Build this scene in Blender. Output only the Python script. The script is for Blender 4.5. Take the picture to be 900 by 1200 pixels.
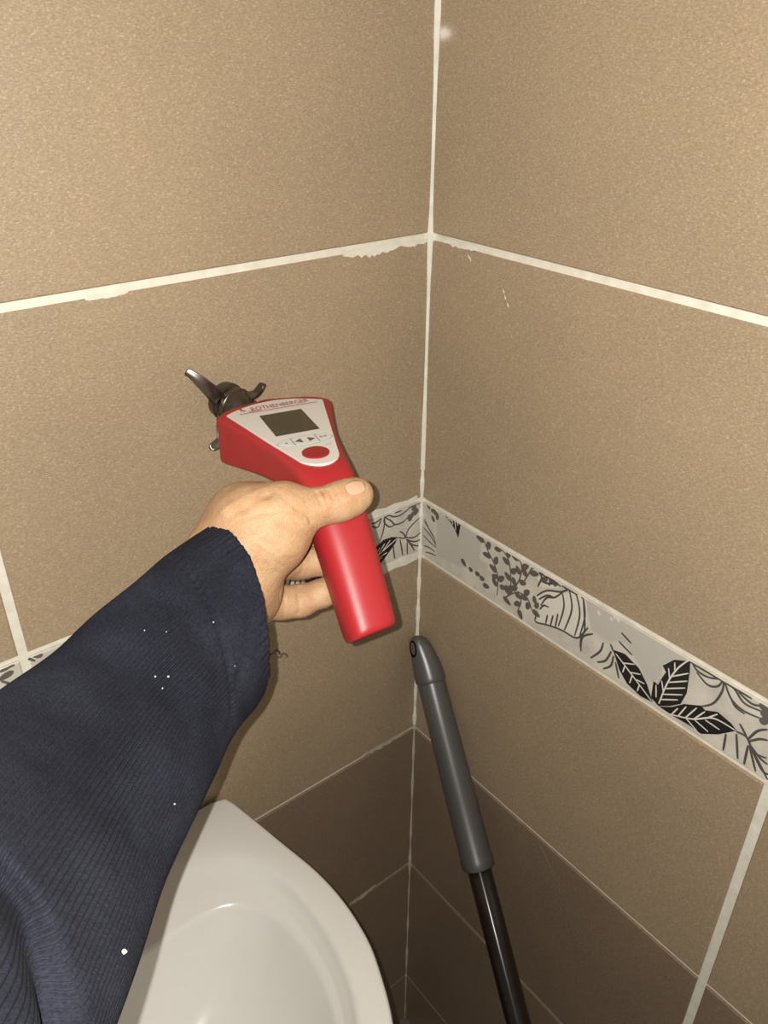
import bpy, bmesh, math, random
import numpy as np
from mathutils import Vector, Matrix
from mathutils.geometry import tessellate_polygon

for o in list(bpy.data.objects): bpy.data.objects.remove(o)
SC = bpy.context.scene
COL = SC.collection
random.seed(4); RNG = np.random.default_rng(4)

# ------------------------------------------------------------------ camera
# corner of the two walls = z axis; left wall is y = 0 (x < 0), right wall is x = 0 (y < 0)
# z = 0 is the lower edge of the patterned border; tiles are 0.40 x 0.25 m
CAM = np.array([-0.48156, -0.54010, 0.46782]); PITCH, YAW, ROLL, FPX = -0.525628, 0.675349, 0.006482, 962.536
_r = np.array([math.cos(YAW), -math.sin(YAW), 0]); _f0 = np.array([math.sin(YAW), math.cos(YAW), 0])
FWD = _f0*math.cos(PITCH) + np.array([0, 0, math.sin(PITCH)]); _u = np.cross(_r, FWD)
RGT = _r*math.cos(ROLL) + _u*math.sin(ROLL); UP = -_r*math.sin(ROLL) + _u*math.cos(ROLL)
cd = bpy.data.cameras.new('camera'); cam = bpy.data.objects.new('camera', cd); COL.objects.link(cam)
cd.sensor_fit = 'HORIZONTAL'; cd.sensor_width = 36; cd.lens = 36*FPX/900; cd.clip_start = 0.01
cam.matrix_world = Matrix(((RGT[0], UP[0], -FWD[0], CAM[0]), (RGT[1], UP[1], -FWD[1], CAM[1]), (RGT[2], UP[2], -FWD[2], CAM[2]), (0, 0, 0, 1)))
SC.camera = cam

# ------------------------------------------------------------------ light
SC.view_settings.view_transform = 'Standard'; SC.view_settings.look = 'None'
SC.view_settings.gamma = 1; SC.view_settings.use_curve_mapping = False
SC.view_settings.exposure = 0.0
W = bpy.data.worlds.new('world'); SC.world = W; W.use_nodes = True
bg = W.node_tree.nodes['Background']; bg.inputs[0].default_value = (1, .95, .88, 1); bg.inputs[1].default_value = 0.17
# the phone's flash, a small LED up and to the left of its lens
fl = bpy.data.lights.new('phone_flash', 'POINT'); fl.energy = 17; fl.color = (1, .965, .90); fl.shadow_soft_size = .0014
flo = bpy.data.objects.new('phone_flash', fl); COL.objects.link(flo)
flo.location = CAM - RGT*.0098 + UP*.0040

# ------------------------------------------------------------------ helpers
def ray(x, y): return FWD + RGT*((x-450)/FPX) - UP*((y-600)/FPX)
def at(x, y, d): return CAM + ray(x, y)*d
def on_left(x, y, off=0.0):
    v = ray(x, y); return CAM + v*((-off-CAM[1])/v[1])
def on_right(x, y, off=0.0):
    v = ray(x, y); return CAM + v*((-off-CAM[0])/v[0])

def mesh_obj(name, verts, faces, mat=None, parent=None, smooth=False, uvs=None):
    me = bpy.data.meshes.new(name)
    me.from_pydata([tuple(map(float, v)) for v in verts], [], [tuple(map(int, f)) for f in faces])
    if smooth: me.polygons.foreach_set('use_smooth', [True]*len(me.polygons))
    if uvs is not None:
        ul = me.uv_layers.new(name='UVMap'); li = np.empty(len(me.loops), dtype=np.int32); me.loops.foreach_get('vertex_index', li)
        ul.data.foreach_set('uv', np.asarray(uvs, dtype=np.float32)[li].ravel())
    me.update()
    o = bpy.data.objects.new(name, me); COL.objects.link(o)
    if mat: me.materials.append(mat)
    if parent: adopt(o, parent)
    return o
def adopt(o, parent):
    o.parent = parent; m = Matrix(); q = parent
    chain = []
    while q: chain.append(q); q = q.parent
    for q in reversed(chain): m = m @ (q.matrix_parent_inverse if q.parent else Matrix()) @ q.matrix_basis
    o.matrix_parent_inverse = m.inverted()
def bm_obj(name, bm, mat, parent=None, smooth=False):
    bmesh.ops.recalc_face_normals(bm, faces=bm.faces)
    me = bpy.data.meshes.new(name); bm.to_mesh(me); bm.free()
    if smooth: me.polygons.foreach_set('use_smooth', [True]*len(me.polygons))
    me.materials.append(mat); o = bpy.data.objects.new(name, me); COL.objects.link(o)
    if parent: adopt(o, parent)
    return o
def tag(o, label, cat, group=None):
    o['label'] = label; o['category'] = cat
    if group: o['group'] = group
    return o
def structure(o, label): o['kind'] = 'structure'; o['label'] = label; o['category'] = o.name.split('_')[0]; return o
def empty(name, loc):
    o = bpy.data.objects.new(name, None); COL.objects.link(o); o.location = loc; o.empty_display_size = .02; return o
def catmull(pts, n, closed=False):
    P = np.asarray(pts, float); k = len(P); out = []
    segs = k if closed else k-1
    for i in range(segs):
        if closed: a, b, c, d = P[(i-1) % k], P[i], P[(i+1) % k], P[(i+2) % k]
        else: a, b, c, d = P[max(i-1, 0)], P[i], P[i+1], P[min(i+2, k-1)]
        for t in np.arange(n)/n:
            out.append(.5*((2*b)+(-a+c)*t+(2*a-5*b+4*c-d)*t*t+(-a+3*b-3*c+d)*t**3))
    if not closed: out.append(P[-1])
    return np.array(out)
def loft(rings, cap0=True, cap1=True):
    n = len(rings[0]); V = [p for r in rings for p in r]; Fc = []
    for i in range(len(rings)-1):
        for j in range(n):
            k = (j+1) % n; Fc.append((i*n+j, i*n+k, (i+1)*n+k, (i+1)*n+j))
    if cap0: Fc.append(tuple(range(n))[::-1])
    if cap1: Fc.append(tuple(range((len(rings)-1)*n, len(rings)*n)))
    return V, Fc
def fix_normals(o):
    bm = bmesh.new(); bm.from_mesh(o.data); bmesh.ops.recalc_face_normals(bm, faces=bm.faces); bm.to_mesh(o.data); bm.free(); return o

# ------------------------------------------------------------------ materials
def new_mat(name, base, rough=.5, metal=0.0, spec=.5, coat=0.0):
    m = bpy.data.materials.new(name); m.use_nodes = True; b = m.node_tree.nodes['Principled BSDF']
    b.inputs['Base Color'].default_value = (*base, 1); b.inputs['Roughness'].default_value = rough; b.inputs['Metallic'].default_value = metal
    b.inputs['Specular IOR Level'].default_value = spec; b.inputs['Coat Weight'].default_value = coat
    return m, m.node_tree, b
def N(nt, t, **k):
    n = nt.nodes.new(t)
    for a, v in k.items(): setattr(n, a, v)
    return n
def ramp(nt, fac, stops):
    r = N(nt, 'ShaderNodeValToRGB'); e = r.color_ramp.elements
    while len(e) < len(stops): e.new(.5)
    for q, (p, c) in zip(e, stops): q.position = p; q.color = (*c, 1) if len(c) == 3 else c
    nt.links.new(fac, r.inputs[0]); return r
def noise_of(nt, vec, scale, detail=3, rough=.55):
    n = N(nt, 'ShaderNodeTexNoise'); n.inputs['Scale'].default_value = scale; n.inputs['Detail'].default_value = detail; n.inputs['Roughness'].default_value = rough
    if vec is not None: nt.links.new(vec, n.inputs['Vector'])
    return n
def world_pos(nt, scale=(1, 1, 1)):
    g = N(nt, 'ShaderNodeNewGeometry'); mp = N(nt, 'ShaderNodeMapping'); mp.inputs['Scale'].default_value = scale
    nt.links.new(g.outputs['Position'], mp.inputs['Vector']); return mp.outputs[0]
def bump(nt, b, h, strength, dist):
    n = N(nt, 'ShaderNodeBump'); n.inputs['Strength'].default_value = strength; n.inputs['Distance'].default_value = dist
    nt.links.new(h, n.inputs['Height']); nt.links.new(n.outputs[0], b.inputs['Normal']); return n

def tile_mat(name, c):
    m, nt, b = new_mat(name, c, .38, spec=.45)
    v = world_pos(nt, (1, 1, 2.6)); fine = noise_of(nt, v, 390, 4, .7)
    v2 = world_pos(nt, (1, 1, 1)); big = noise_of(nt, v2, 7, 3)
    spk = noise_of(nt, world_pos(nt, (1, 1, 1.6)), 620, 1, .5)
    lo = tuple(x*.75 for x in c); hi = tuple(x*1.25 for x in c)
    r = ramp(nt, fine.outputs[0], [(.3, lo), (.7, hi)])
    r2 = ramp(nt, big.outputs[0], [(.3, (.93, .93, .93)), (.7, (1.05, 1.04, 1.02))])
    mx = N(nt, 'ShaderNodeMix', data_type='RGBA', blend_type='MULTIPLY'); mx.inputs[0].default_value = 1
    nt.links.new(r.outputs[0], mx.inputs[6]); nt.links.new(r2.outputs[0], mx.inputs[7])
    r3 = ramp(nt, spk.outputs[0], [(.60, (0, 0, 0)), (.74, (.55, .55, .55))])
    m2 = N(nt, 'ShaderNodeMix', data_type='RGBA', blend_type='MIX'); m2.inputs[7].default_value = (min(1, c[0]*1.75), min(1, c[1]*1.8), min(1, c[2]*1.9), 1)
    nt.links.new(r3.outputs[0], m2.inputs[0]); nt.links.new(mx.outputs[2], m2.inputs[6]); nt.links.new(m2.outputs[2], b.inputs['Base Color'])
    b.inputs['Coat Weight'].default_value = .3; b.inputs['Coat Roughness'].default_value = .055
    bump(nt, b, fine.outputs[0], .5, .0007)
    return m
M_TILE = tile_mat('beige_tile', (.368, .279, .181))
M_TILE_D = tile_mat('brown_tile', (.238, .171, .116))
M_GROUT, nt, b = new_mat('grout', (.68, .63, .51), .85, spec=.2)
n = noise_of(nt, world_pos(nt), 90, 4); r = ramp(nt, n.outputs[0], [(.3, (.70, .665, .555)), (.7, (.84, .80, .69))]); nt.links.new(r.outputs[0], b.inputs['Base Color'])
bump(nt, b, noise_of(nt, world_pos(nt), 500, 3).outputs[0], .4, .0006)
M_GROUT_L, nt, b = new_mat('worn_grout', (.52, .48, .37), .85, spec=.2)
n = noise_of(nt, world_pos(nt), 40, 4); r = ramp(nt, n.outputs[0], [(.3, (.42, .385, .27)), (.7, (.6, .56, .44))]); nt.links.new(r.outputs[0], b.inputs['Base Color'])
M_BAND, nt, b = new_mat('border_cream', (.56, .51, .42), .35)
n = noise_of(nt, world_pos(nt), 45, 3); r = ramp(nt, n.outputs[0], [(.35, (.54, .50, .425)), (.65, (.68, .635, .54))]); nt.links.new(r.outputs[0], b.inputs['Base Color'])
M_PGREY = new_mat('print_pale_grey', (.53, .495, .43), .35)[0]
M_PLEAF = new_mat('print_taupe', (.125, .108, .092), .35)[0]
M_PLINE = new_mat('print_dark_grey', (.085, .075, .066), .35)[0]
M_PBLACK = new_mat('print_black', (.012, .010, .011), .3)[0]
M_PCREAM = new_mat('print_light', (.74, .70, .60), .35)[0]
M_CHIP = new_mat('white_scuff', (.75, .72, .66), .4)[0]
M_FLOOR, nt, b = new_mat('floor_tile', (.17, .14, .11), .4)
n = noise_of(nt, world_pos(nt), 30, 4); r = ramp(nt, n.outputs[0], [(.3, (.13, .105, .08)), (.7, (.22, .18, .14))]); nt.links.new(r.outputs[0], b.inputs['Base Color'])
M_CERAM, nt, b = new_mat('white_ceramic', (.64, .62, .575), .2, spec=.5)
n = noise_of(nt, world_pos(nt), 5, 2); r = ramp(nt, n.outputs[0], [(.3, (.71, .695, .65)), (.7, (.75, .735, .69))]); nt.links.new(r.outputs[0], b.inputs['Base Color'])
M_CHROME = new_mat('drain_chrome', (.6, .6, .6), .15, 1)[0]
M_RED, nt, b = new_mat('red_plastic', (.37, .0180, .022), .42, spec=.5)
bump(nt, b, noise_of(nt, world_pos(nt), 1500, 2).outputs[0], .12, .0003)
M_PANEL = new_mat('panel_white', (.70, .675, .62), .4)[0]
M_LCD, nt, b = new_mat('lcd_olive', (.06, .05, .03), .25)
n = noise_of(nt, world_pos(nt), 40, 1); r = ramp(nt, n.outputs[0], [(.3, (.050, .042, .024)), (.7, (.068, .058, .034))]); nt.links.new(r.outputs[0], b.inputs['Base Color'])
M_BEZEL = new_mat('lcd_bezel', (.05, .045, .035), .4)[0]
M_LOGO = new_mat('logo_red', (.33, .012, .02), .4)[0]
M_INK = new_mat('ink_grey', (.10, .11, .115), .4)[0]
M_TEAL = new_mat('button_outline', (.26, .34, .36), .4)[0]
M_BTN = new_mat('button_red', (.31, .01, .015), .35)[0]
M_METAL, nt, b = new_mat('dark_nickel', (.17, .15, .128), .3, 1)
n = noise_of(nt, world_pos(nt), 120, 3); r = ramp(nt, n.outputs[0], [(.3, (.27, .27, .27)), (.7, (.42, .42, .42))]); nt.links.new(r.outputs[0], b.inputs['Roughness'])
M_GRIP, nt, b = new_mat('grey_plastic', (.165, .162, .16), .40, .6, spec=.7)
tg = N(nt, 'ShaderNodeTangent', direction_type='UV_MAP'); tg.uv_map = 'UVMap'; nt.links.new(tg.outputs[0], b.inputs['Tangent']); b.inputs['Anisotropic'].default_value = .55; b.inputs['Anisotropic Rotation'].default_value = .25
bump(nt, b, noise_of(nt, world_pos(nt), 900, 2).outputs[0], .15, .0003)
M_HOLE = new_mat('hang_hole_dark', (.07, .07, .07), .6)[0]
M_POLE, nt, b = new_mat('black_pole', (.012, .007, .0045), .28, spec=1.0)
tg = N(nt, 'ShaderNodeTangent', direction_type='UV_MAP'); tg.uv_map = 'UVMap'; nt.links.new(tg.outputs[0], b.inputs['Tangent']); b.inputs['Anisotropic'].default_value = .95; b.inputs['Anisotropic Rotation'].default_value = .25
M_SKIN, nt, b = new_mat('skin', (.55, .33, .18), .5, spec=.35)
n = noise_of(nt, world_pos(nt), 85, 5, .68); r = ramp(nt, n.outputs[0], [(.26, (.43, .215, .115)), (.5, (.50, .305, .165)), (.74, (.56, .375, .215))]); nt.links.new(r.outputs[0], b.inputs['Base Color'])
b.inputs['Subsurface Weight'].default_value = .12; b.inputs['Subsurface Radius'].default_value = (.004, .0015, .0008); b.inputs['Subsurface Scale'].default_value = 1
vo = N(nt, 'ShaderNodeTexVoronoi', feature='DISTANCE_TO_EDGE'); vo.inputs['Scale'].default_value = 620; wp = noise_of(nt, world_pos(nt), 200, 2)
va = N(nt, 'ShaderNodeVectorMath', operation='MULTIPLY_ADD'); va.inputs[1].default_value = (.004, .004, .004); nt.links.new(wp.outputs[1], va.inputs[0]); nt.links.new(world_pos(nt), va.inputs[2]); nt.links.new(va.outputs[0], vo.inputs['Vector'])
sm = N(nt, 'ShaderNodeMath', operation='MULTIPLY_ADD'); sm.inputs[1].default_value = .9; nt.links.new(vo.outputs[0], sm.inputs[0]); nt.links.new(noise_of(nt, world_pos(nt), 240, 4, .65).outputs[0], sm.inputs[2])
bump(nt, b, sm.outputs[0], .55, .0009)
M_NAIL = new_mat('nail', (.575, .37, .235), .3)[0]
M_KNIT, nt, b = new_mat('navy_knit', (.017, .019, .034), .95, spec=.15)
uv = N(nt, 'ShaderNodeUVMap'); uv.uv_map = 'UVMap'
n1 = noise_of(nt, world_pos(nt), 26, 4, .6); n2 = noise_of(nt, world_pos(nt), 900, 2)
r1 = ramp(nt, n1.outputs[0], [(.3, (.0092, .0100, .0154)), (.7, (.0182, .0197, .0290))]); r2 = ramp(nt, n2.outputs[0], [(.3, (.7, .7, .7)), (.7, (1.35, 1.35, 1.35))])
mx = N(nt, 'ShaderNodeMix', data_type='RGBA', blend_type='MULTIPLY'); mx.inputs[0].default_value = 1
nt.links.new(r1.outputs[0], mx.inputs[6]); nt.links.new(r2.outputs[0], mx.inputs[7]); nt.links.new(mx.outputs[2], b.inputs['Base Color'])
b.inputs['Sheen Weight'].default_value = 0; b.inputs['Sheen Roughness'].default_value = .5; b.inputs['Sheen Tint'].default_value = (.55, .6, .75, 1)
wv = noise_of(nt, world_pos(nt), 420, 2)
ad = N(nt, 'ShaderNodeMath', operation='ADD'); nt.links.new(wv.outputs[0], ad.inputs[0]); nt.links.new(n2.outputs[0], ad.inputs[1])
bump(nt, b, ad.outputs[0], .45, .0006)
M_LINT = new_mat('lint', (.5, .5, .5), .8)[0]

# ------------------------------------------------------------------ room
HB, H, WT = .0668, .25, .40
ZT, ZB, Z1, Z2, Z3 = .3209, -.0028, -.2463, -.4955, -.7541
FLOOR_Z, CEIL_Z, EXT = -.87, 1.53, 1.55
TH = .0022            # how far tiles stand proud of the grout
def slab(name, lo, hi, mat, parent=None):
    bm = bmesh.new(); bmesh.ops.create_cube(bm, size=1)
    for v in bm.verts: v.co = Vector([(lo[i]+hi[i])/2+v.co[i]*(hi[i]-lo[i]) for i in range(3)])
    return bm_obj(name, bm, mat, parent)
wallL = structure(slab('wall_left', (-EXT, 0, FLOOR_Z), (.1, .1, CEIL_Z), M_GROUT), 'tiled wall left of the room corner, beige tiles with cream grout')
wallR = structure(slab('wall_right', (0, -EXT, FLOOR_Z), (.1, 0, CEIL_Z), M_GROUT), 'tiled wall right of the room corner, beige tiles above brown')
floor = structure(slab('floor', (-EXT, -EXT, FLOOR_Z-.05), (.1, .1, FLOOR_Z), M_GROUT_L), 'dark tiled bathroom floor')

def tile_box(side, s0, s1, z0, z1, mat, parent, name='tile', th=TH):
    """bevelled tile; s is the distance from the corner along the wall"""
    be = .0011; V = []
    for d, e in ((-.001, 0), (th-be*.7, 0), (th, be)):
        for s, z in ((s0+e, z0+e), (s1-e, z0+e), (s1-e, z1-e), (s0+e, z1-e)):
            V.append((-s, -d, z) if side == 'L' else (-d, -s, z))
    Fc = [(i*4+j, i*4+(j+1) % 4, i*4+4+(j+1) % 4, i*4+4+j) for i in range(2) for j in range(4)] + [(8, 9, 10, 11)]
    return fix_normals(mesh_obj(name, V, Fc, mat, parent))
rows = []    # z0, z1, mat


for i, (z0, z1) in enumerate([(HB, ZT), (ZT, ZT+H), (ZT+H, ZT+2*H), (ZT+2*H, ZT+3*H), (ZT+3*H, ZT+4*H), (ZT+4*H, CEIL_Z)]):
    rows.append((z0+(.0012 if i == 0 else .0031), z1-.0031, M_TILE))
rows.append((Z1+.0019, ZB-.0008, M_TILE))
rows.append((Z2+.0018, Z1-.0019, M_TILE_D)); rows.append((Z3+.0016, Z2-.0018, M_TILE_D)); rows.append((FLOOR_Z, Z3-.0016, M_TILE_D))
border = {'L': [], 'R': []}
for side, parent, first, jv in (('L', wallL, .3937, .0036), ('R', wallR, .3905, .0042)):
    edges = [0, first, first+WT, first+2*WT, EXT]
    for i in range(4):
        for z0, z1, m in rows:
            e0 = .0032 if (i == 0 and z0 > -.3) else (.0022 if i == 0 else jv)
            tile_box(side, edges[i]+e0, edges[i+1]-jv, z0, z1, m, parent)
        border[side].append(tile_box(side, edges[i]+(.0032 if i == 0 else jv), edges[i+1]-jv, ZB+.0038, HB-.0034, M_BAND, parent, 'border_tile', .0024))
# older, duller grout bead in the corner
def bead(name, z0, z1, r, mat, parent):
    rings = []; k = 26
    for i in range(k+1):
        z = z0+(z1-z0)*i/k; rr = r*(1+.22*math.sin(i*2.1)+.15*random.uniform(-1, 1)); ring = [(.002, .002, z), (-rr, .002, z), (-rr*.8, -rr*.35, z), (-rr*.35, -rr*.8, z), (.002, -rr, z)]
        rings.append(ring)
    V, Fc = loft(rings); return fix_normals(mesh_obj(name, V, Fc, mat, parent))
bead('corner_grout', FLOOR_Z, -.24, .0048, M_GROUT_L, wallL); bead('corner_grout', -.24, .1, .0056, M_GROUT, wallL); bead('corner_grout', .1, CEIL_Z, .0056, M_GROUT, wallL)
for i in range(4):
    for j in range(4):
        g = .38; s0, s1 = i*g+.002, min((i+1)*g-.002, EXT); t0, t1 = j*g+.002, min((j+1)*g-.002, EXT)
        slab('floor_tile', (-s1, -t1, FLOOR_Z-.004), (-s0, -t0, FLOOR_Z+.002), M_FLOOR, floor)

# ragged grout smears on the tiles
def smear(wall, fn, pts, off, parent, mat=M_GROUT, name='grout_smear'):
    P = [fn(x, y, off) for x, y in pts]; c = sum(P)/len(P)
    V = list(P)+[p*1.0 for p in (np.array([fn(x, y, off-.0018) for x, y in pts]))]
    n = len(P); tri = tessellate_polygon([[Vector(p) for p in P]])
    Fc = [tuple(t) for t in tri]+[(i, (i+1) % n, n+(i+1) % n, n+i) for i in range(n)]
    return fix_normals(mesh_obj(name, V, Fc, mat, parent))
def ragged(x0, y0, x1, y1, amp, n, up=-3, seed=1):
    rr = random.Random(seed); top = []; bot = []
    for i in range(n+1):
        t = i/n; x = x0+(x1-x0)*t; y = y0+(y1-y0)*t; top.append((x, y+up)); bot.append((x, y+amp*math.sin(math.pi*t)**.7*rr.uniform(.35, 1)))
    return top+bot[::-1]
smear('L', on_left, ragged(402, 300, 470, 288, 8, 22, -4, 3), TH+.0004, wallL)
smear('L', on_left, ragged(470, 288, 503, 282, 4, 10, -3, 5), TH+.0004, wallL)
smear('L', on_left, ragged(100, 352, 150, 343, 3, 10, -3, 6), TH+.0004, wallL)
smear('R', on_right, ragged(512, 280, 562, 294, 5, 16, -4, 8), TH+.0004, wallR)
smear('L', on_left, ragged(425, 886, 475, 858, 4, 14, -2, 9), TH+.0004, wallL, M_GROUT_L)
smear('L', on_left, ragged(410, 1060, 440, 1038, 4, 10, -2, 10), TH+.0004, wallL, M_GROUT_L)
smear('L', on_left, [(430, 603), (440, 597), (452, 595), (462, 590), (478, 586), (489, 580), (489, 586), (474, 592), (460, 596), (448, 602), (436, 606), (430, 610)], TH+.0006, wallL)
smear('L', on_left, [(440, 664), (455, 660), (470, 653), (489, 647), (489, 655), (476, 662), (462, 666), (450, 673), (440, 675)], TH+.0006, wallL)
for k, (x, y) in enumerate([(590, 341), (592, 348), (595, 357), (549, 300), (551, 303)]):
    smear('R', on_right, [(x-.9, y-3), (x+1.4, y+1), (x+.8, y+4), (x-.5, y+1)], TH+.0003, wallR, M_CHIP, 'scuff')

# ------------------------------------------------------------------ printed leaves on the border tiles
class Print:
    """flat print lying on a border tile: polygons and brush strokes in wall coordinates (s from corner, z)"""
    def __init__(self, side): self.side = side; self.d = {}; self.k = 0
    def P(self, s, z, h):
        d = .0024+h
        return (-s, -d, z) if self.side == 'L' else (-d, -s, z)
    def add(self, mat, V, Fc):
        self.k += 1; e_ = self.k*2.5e-6; V = [(x, y-e_, z) if self.side == 'L' else (x-e_, y, z) for x, y, z in V]
        v, f = self.d.setdefault(mat, ([], [])); o = len(v); v += V; f += [tuple(i+o for i in q) for q in Fc]
    def poly(self, mat, pts, h=.00008):
        pts = [(s, min(max(z, ZB+.0046), HB-.0040)) for s, z in pts]
        tri = tessellate_polygon([[Vector((s, z, 0)) for s, z in pts]])
        self.add(mat, [self.P(s, z, h) for s, z in pts], tri)
    def stroke(self, mat, pts, w=.0011, h=.00012, taper=True):
        Q = catmull(pts, 5); Q[:, 1] = np.clip(Q[:, 1], ZB+.0052, HB-.0047); n = len(Q); V = []; Fc = []
        for i in range(n):
            t = Q[min(i+1, n-1)]-Q[max(i-1, 0)]; L = np.hypot(*t) or 1; nn = np.array([-t[1], t[0]])/L
            ww = w*.68*((.55+.45*math.sin(math.pi*(.12+.8*i/(n-1)))) if taper else 1)
            V += [self.P(*(Q[i]+nn*ww), h), self.P(*(Q[i]-nn*ww), h)]
        for i in range(n-1): Fc.append((2*i, 2*i+1, 2*i+3, 2*i+2))
        self.add(mat, V, Fc)
    def leaf(self, mat, c, ang, L, wd, h=.0001):
        pts = []
        for i in range(14):
            t = 2*math.pi*i/14; x = math.cos(t)*L/2; y = math.sin(t)*wd/2*(1-.25*math.cos(t))
            pts.append((c[0]+x*math.cos(ang)-y*math.sin(ang), c[1]+x*math.sin(ang)+y*math.cos(ang)))
        self.poly(mat, pts, h)
    def fern(self, pts, step=.0150, L=.0102, wd=.0060, mat=None, w=.0012):
        mat = mat or M_PLEAF; self.stroke(mat, pts, w); Q = catmull(pts, 12); acc = 0; sd = 1
        for i in range(1, len(Q)):
            acc += np.hypot(*(Q[i]-Q[i-1]))
            if acc > step*.5:
                acc = 0; t = Q[i]-Q[i-1]; a = math.atan2(t[1], t[0])+sd*.85; sd = -sd
                self.leaf(mat, (Q[i][0]+math.cos(a)*L*.55, Q[i][1]+math.sin(a)*L*.55), a, L*random.uniform(.85, 1.1), wd)
    def build(self, parent, name='leaf_print'):
        for m, (v, f) in self.d.items():
            o = mesh_obj(name, v, f, m, parent); 
def cv(side, ox, oy, k):
    fn = on_left if side == 'L' else on_right
    def g(*pts):
        out = []
        for X, Y in pts:
            p = fn(ox+X/k, oy+Y/k, .0024); out.append((-p[0] if side == 'L' else -p[1], p[2]))
        return out
    return g
def veins(pr, mat, spine, tips, w=.0009, h=.0002):
    pr.stroke(mat, spine, w*1.15, h)
    for a, b_ in tips: pr.stroke(mat, [a, b_], w, h)

A = cv('R', 480, 560, 4.286); B = cv('R', 680, 680, 4.09); Lc = cv('L', 400, 560, 7.5); Le = cv('L', 0, 660, 7.5)
pr = Print('R')
pr.poly(M_PGREY, A((135, 205), (190, 190), (250, 215), (400, 300), (360, 330), (350, 400), (385, 450), (330, 465), (270, 405), (300, 455), (250, 445), (135, 385)), .00005)
pr.poly(M_PBLACK, A((178, 165), (205, 172), (258, 208), (256, 240), (245, 302), (228, 260), (205, 222)))
for a_, b_ in (((193, 172), (207, 218)), ((210, 180), (218, 236)), ((226, 192), (233, 262)), ((240, 200), (243, 240))): pr.stroke(M_PCREAM, A(a_, b_), .0009, .0002)
for c_, an in (((120, 165), .4), ((140, 195), 1.3), ((118, 205), 2.2), ((160, 165), .9), ((95, 140), 2.4), ((132, 178), .2)): pr.leaf(M_PLEAF, A(c_)[0], an, .0075, .0045)
for q in ([(75, 205), (100, 260), (122, 300)], [(72, 250), (105, 290), (130, 335)], [(70, 290), (105, 325), (132, 350)], [(72, 340), (100, 350), (128, 372)], [(80, 372), (110, 380), (134, 392)], [(72, 215), (118, 290), (134, 345)]):
    pr.stroke(M_PLINE, A(*q), .0011)
for st in ([(440, 590), (443, 500), (425, 430), (398, 375), (375, 318)], [(475, 610), (505, 570), (508, 480), (492, 400), (440, 330)], [(512, 575), (552, 510), (562, 435), (520, 355)], [(570, 528), (600, 480), (628, 428)], [(480, 600), (540, 575), (560, 620), (545, 662)], [(540, 570), (590, 600), (615, 665)]):
    pr.fern(A(*st))
for c_, an, L in (((272, 425), -.7, .009), ((308, 460), .3, .006), ((342, 482), .2, .007), ((385, 543), .2, .009), ((365, 505), .3, .007), ((490, 618), -.4, .011), ((470, 550), .3, .009), ((430, 495), .5, .009)): pr.leaf(M_PLEAF, A(c_)[0], an, L, .0055)
pr.poly(M_PCREAM, A((640, 590), (700, 565), (770, 572), (850, 550), (895, 580), (895, 740), (850, 800), (760, 762), (640, 722), (655, 650)), .00006)
pr.poly(M_PCREAM, A((640, 500), (690, 455), (760, 510), (740, 555), (660, 545)), .00006)
for q in ([(640, 592), (690, 566), (765, 572), (812, 552), (850, 552)], [(768, 574), (776, 650), (748, 745)], [(802, 556), (816, 660), (778, 765)], [(832, 556), (856, 680), (830, 792)], [(868, 570), (882, 690), (856, 790)], [(636, 690), (634, 722), (690, 738), (760, 762), (830, 802), (862, 792), (897, 752)], [(694, 688), (684, 732)], [(722, 690), (708, 742)], [(746, 682), (732, 752)], [(862, 792), (858, 852)], [(768, 575), (730, 600), (690, 602), (660, 640)], [(812, 552), (790, 530), (768, 512)], [(655, 660), (675, 640), (700, 650)], [(650, 610), (690, 590), (720, 596)]):
    pr.stroke(M_PLINE, A(*q), .0014)
for q in ([(655, 470), (690, 500), (720, 490)], [(665, 520), (700, 530), (740, 520)], [(690, 470), (720, 510), (760, 545)], [(645, 545), (665, 500), (650, 475)], [(700, 540), (735, 500), (740, 490)]): pr.stroke(M_PLINE, A(*q), .0016)
for c_, an in (((680, 510), .5), ((710, 515), 2.), ((735, 530), .9), ((640, 640), 1.1), ((628, 610), 1.8)): pr.leaf(M_PLEAF, A(c_)[0], an, .008, .005)
# right part
pr.poly(M_PGREY, B((30, 70), (180, 130), (520, 352), (405, 395), (385, 455), (345, 490), (318, 455), (260, 370), (215, 300), (130, 285), (55, 240)), .00005)
for q in ([(14, 58), (20, 150), (22, 240), (0, 262)], [(62, 256), (12, 272), (4, 340)], [(112, 298), (96, 340), (50, 372)], [(150, 340), (122, 384), (82, 392)], [(160, 362), (148, 408), (110, 424)], [(170, 392), (186, 470)], [(198, 250), (246, 302)], [(186, 292), (250, 358)], [(146, 305), (160, 340)]): pr.stroke(M_PLINE, B(*q), .0015)
for q in ([(88, 145), (94, 168)], [(145, 180), (158, 190)], [(176, 165), (188, 200)], [(160, 172), (170, 180)]): pr.stroke(M_PCREAM, B(*q), .0018)
pr.poly(M_PBLACK, B((158, 332), (215, 352), (282, 420), (322, 500), (348, 584), (290, 555), (225, 495), (188, 428)))
veins(pr, M_PCREAM, B((172, 350), (240, 440), (342, 576)), [B((205, 395), (262, 402)), B((240, 440), (290, 450)), B((270, 475), (310, 495)), B((215, 410), (205, 440)), B((250, 455), (238, 492)), B((285, 500), (275, 530))])
pr.poly(M_PBLACK, B((376, 602), (340, 562), (352, 482), (374, 500), (396, 462), (412, 440), (396, 408), (452, 380), (532, 374), (526, 440), (512, 540), (482, 592), (430, 602)))
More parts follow.
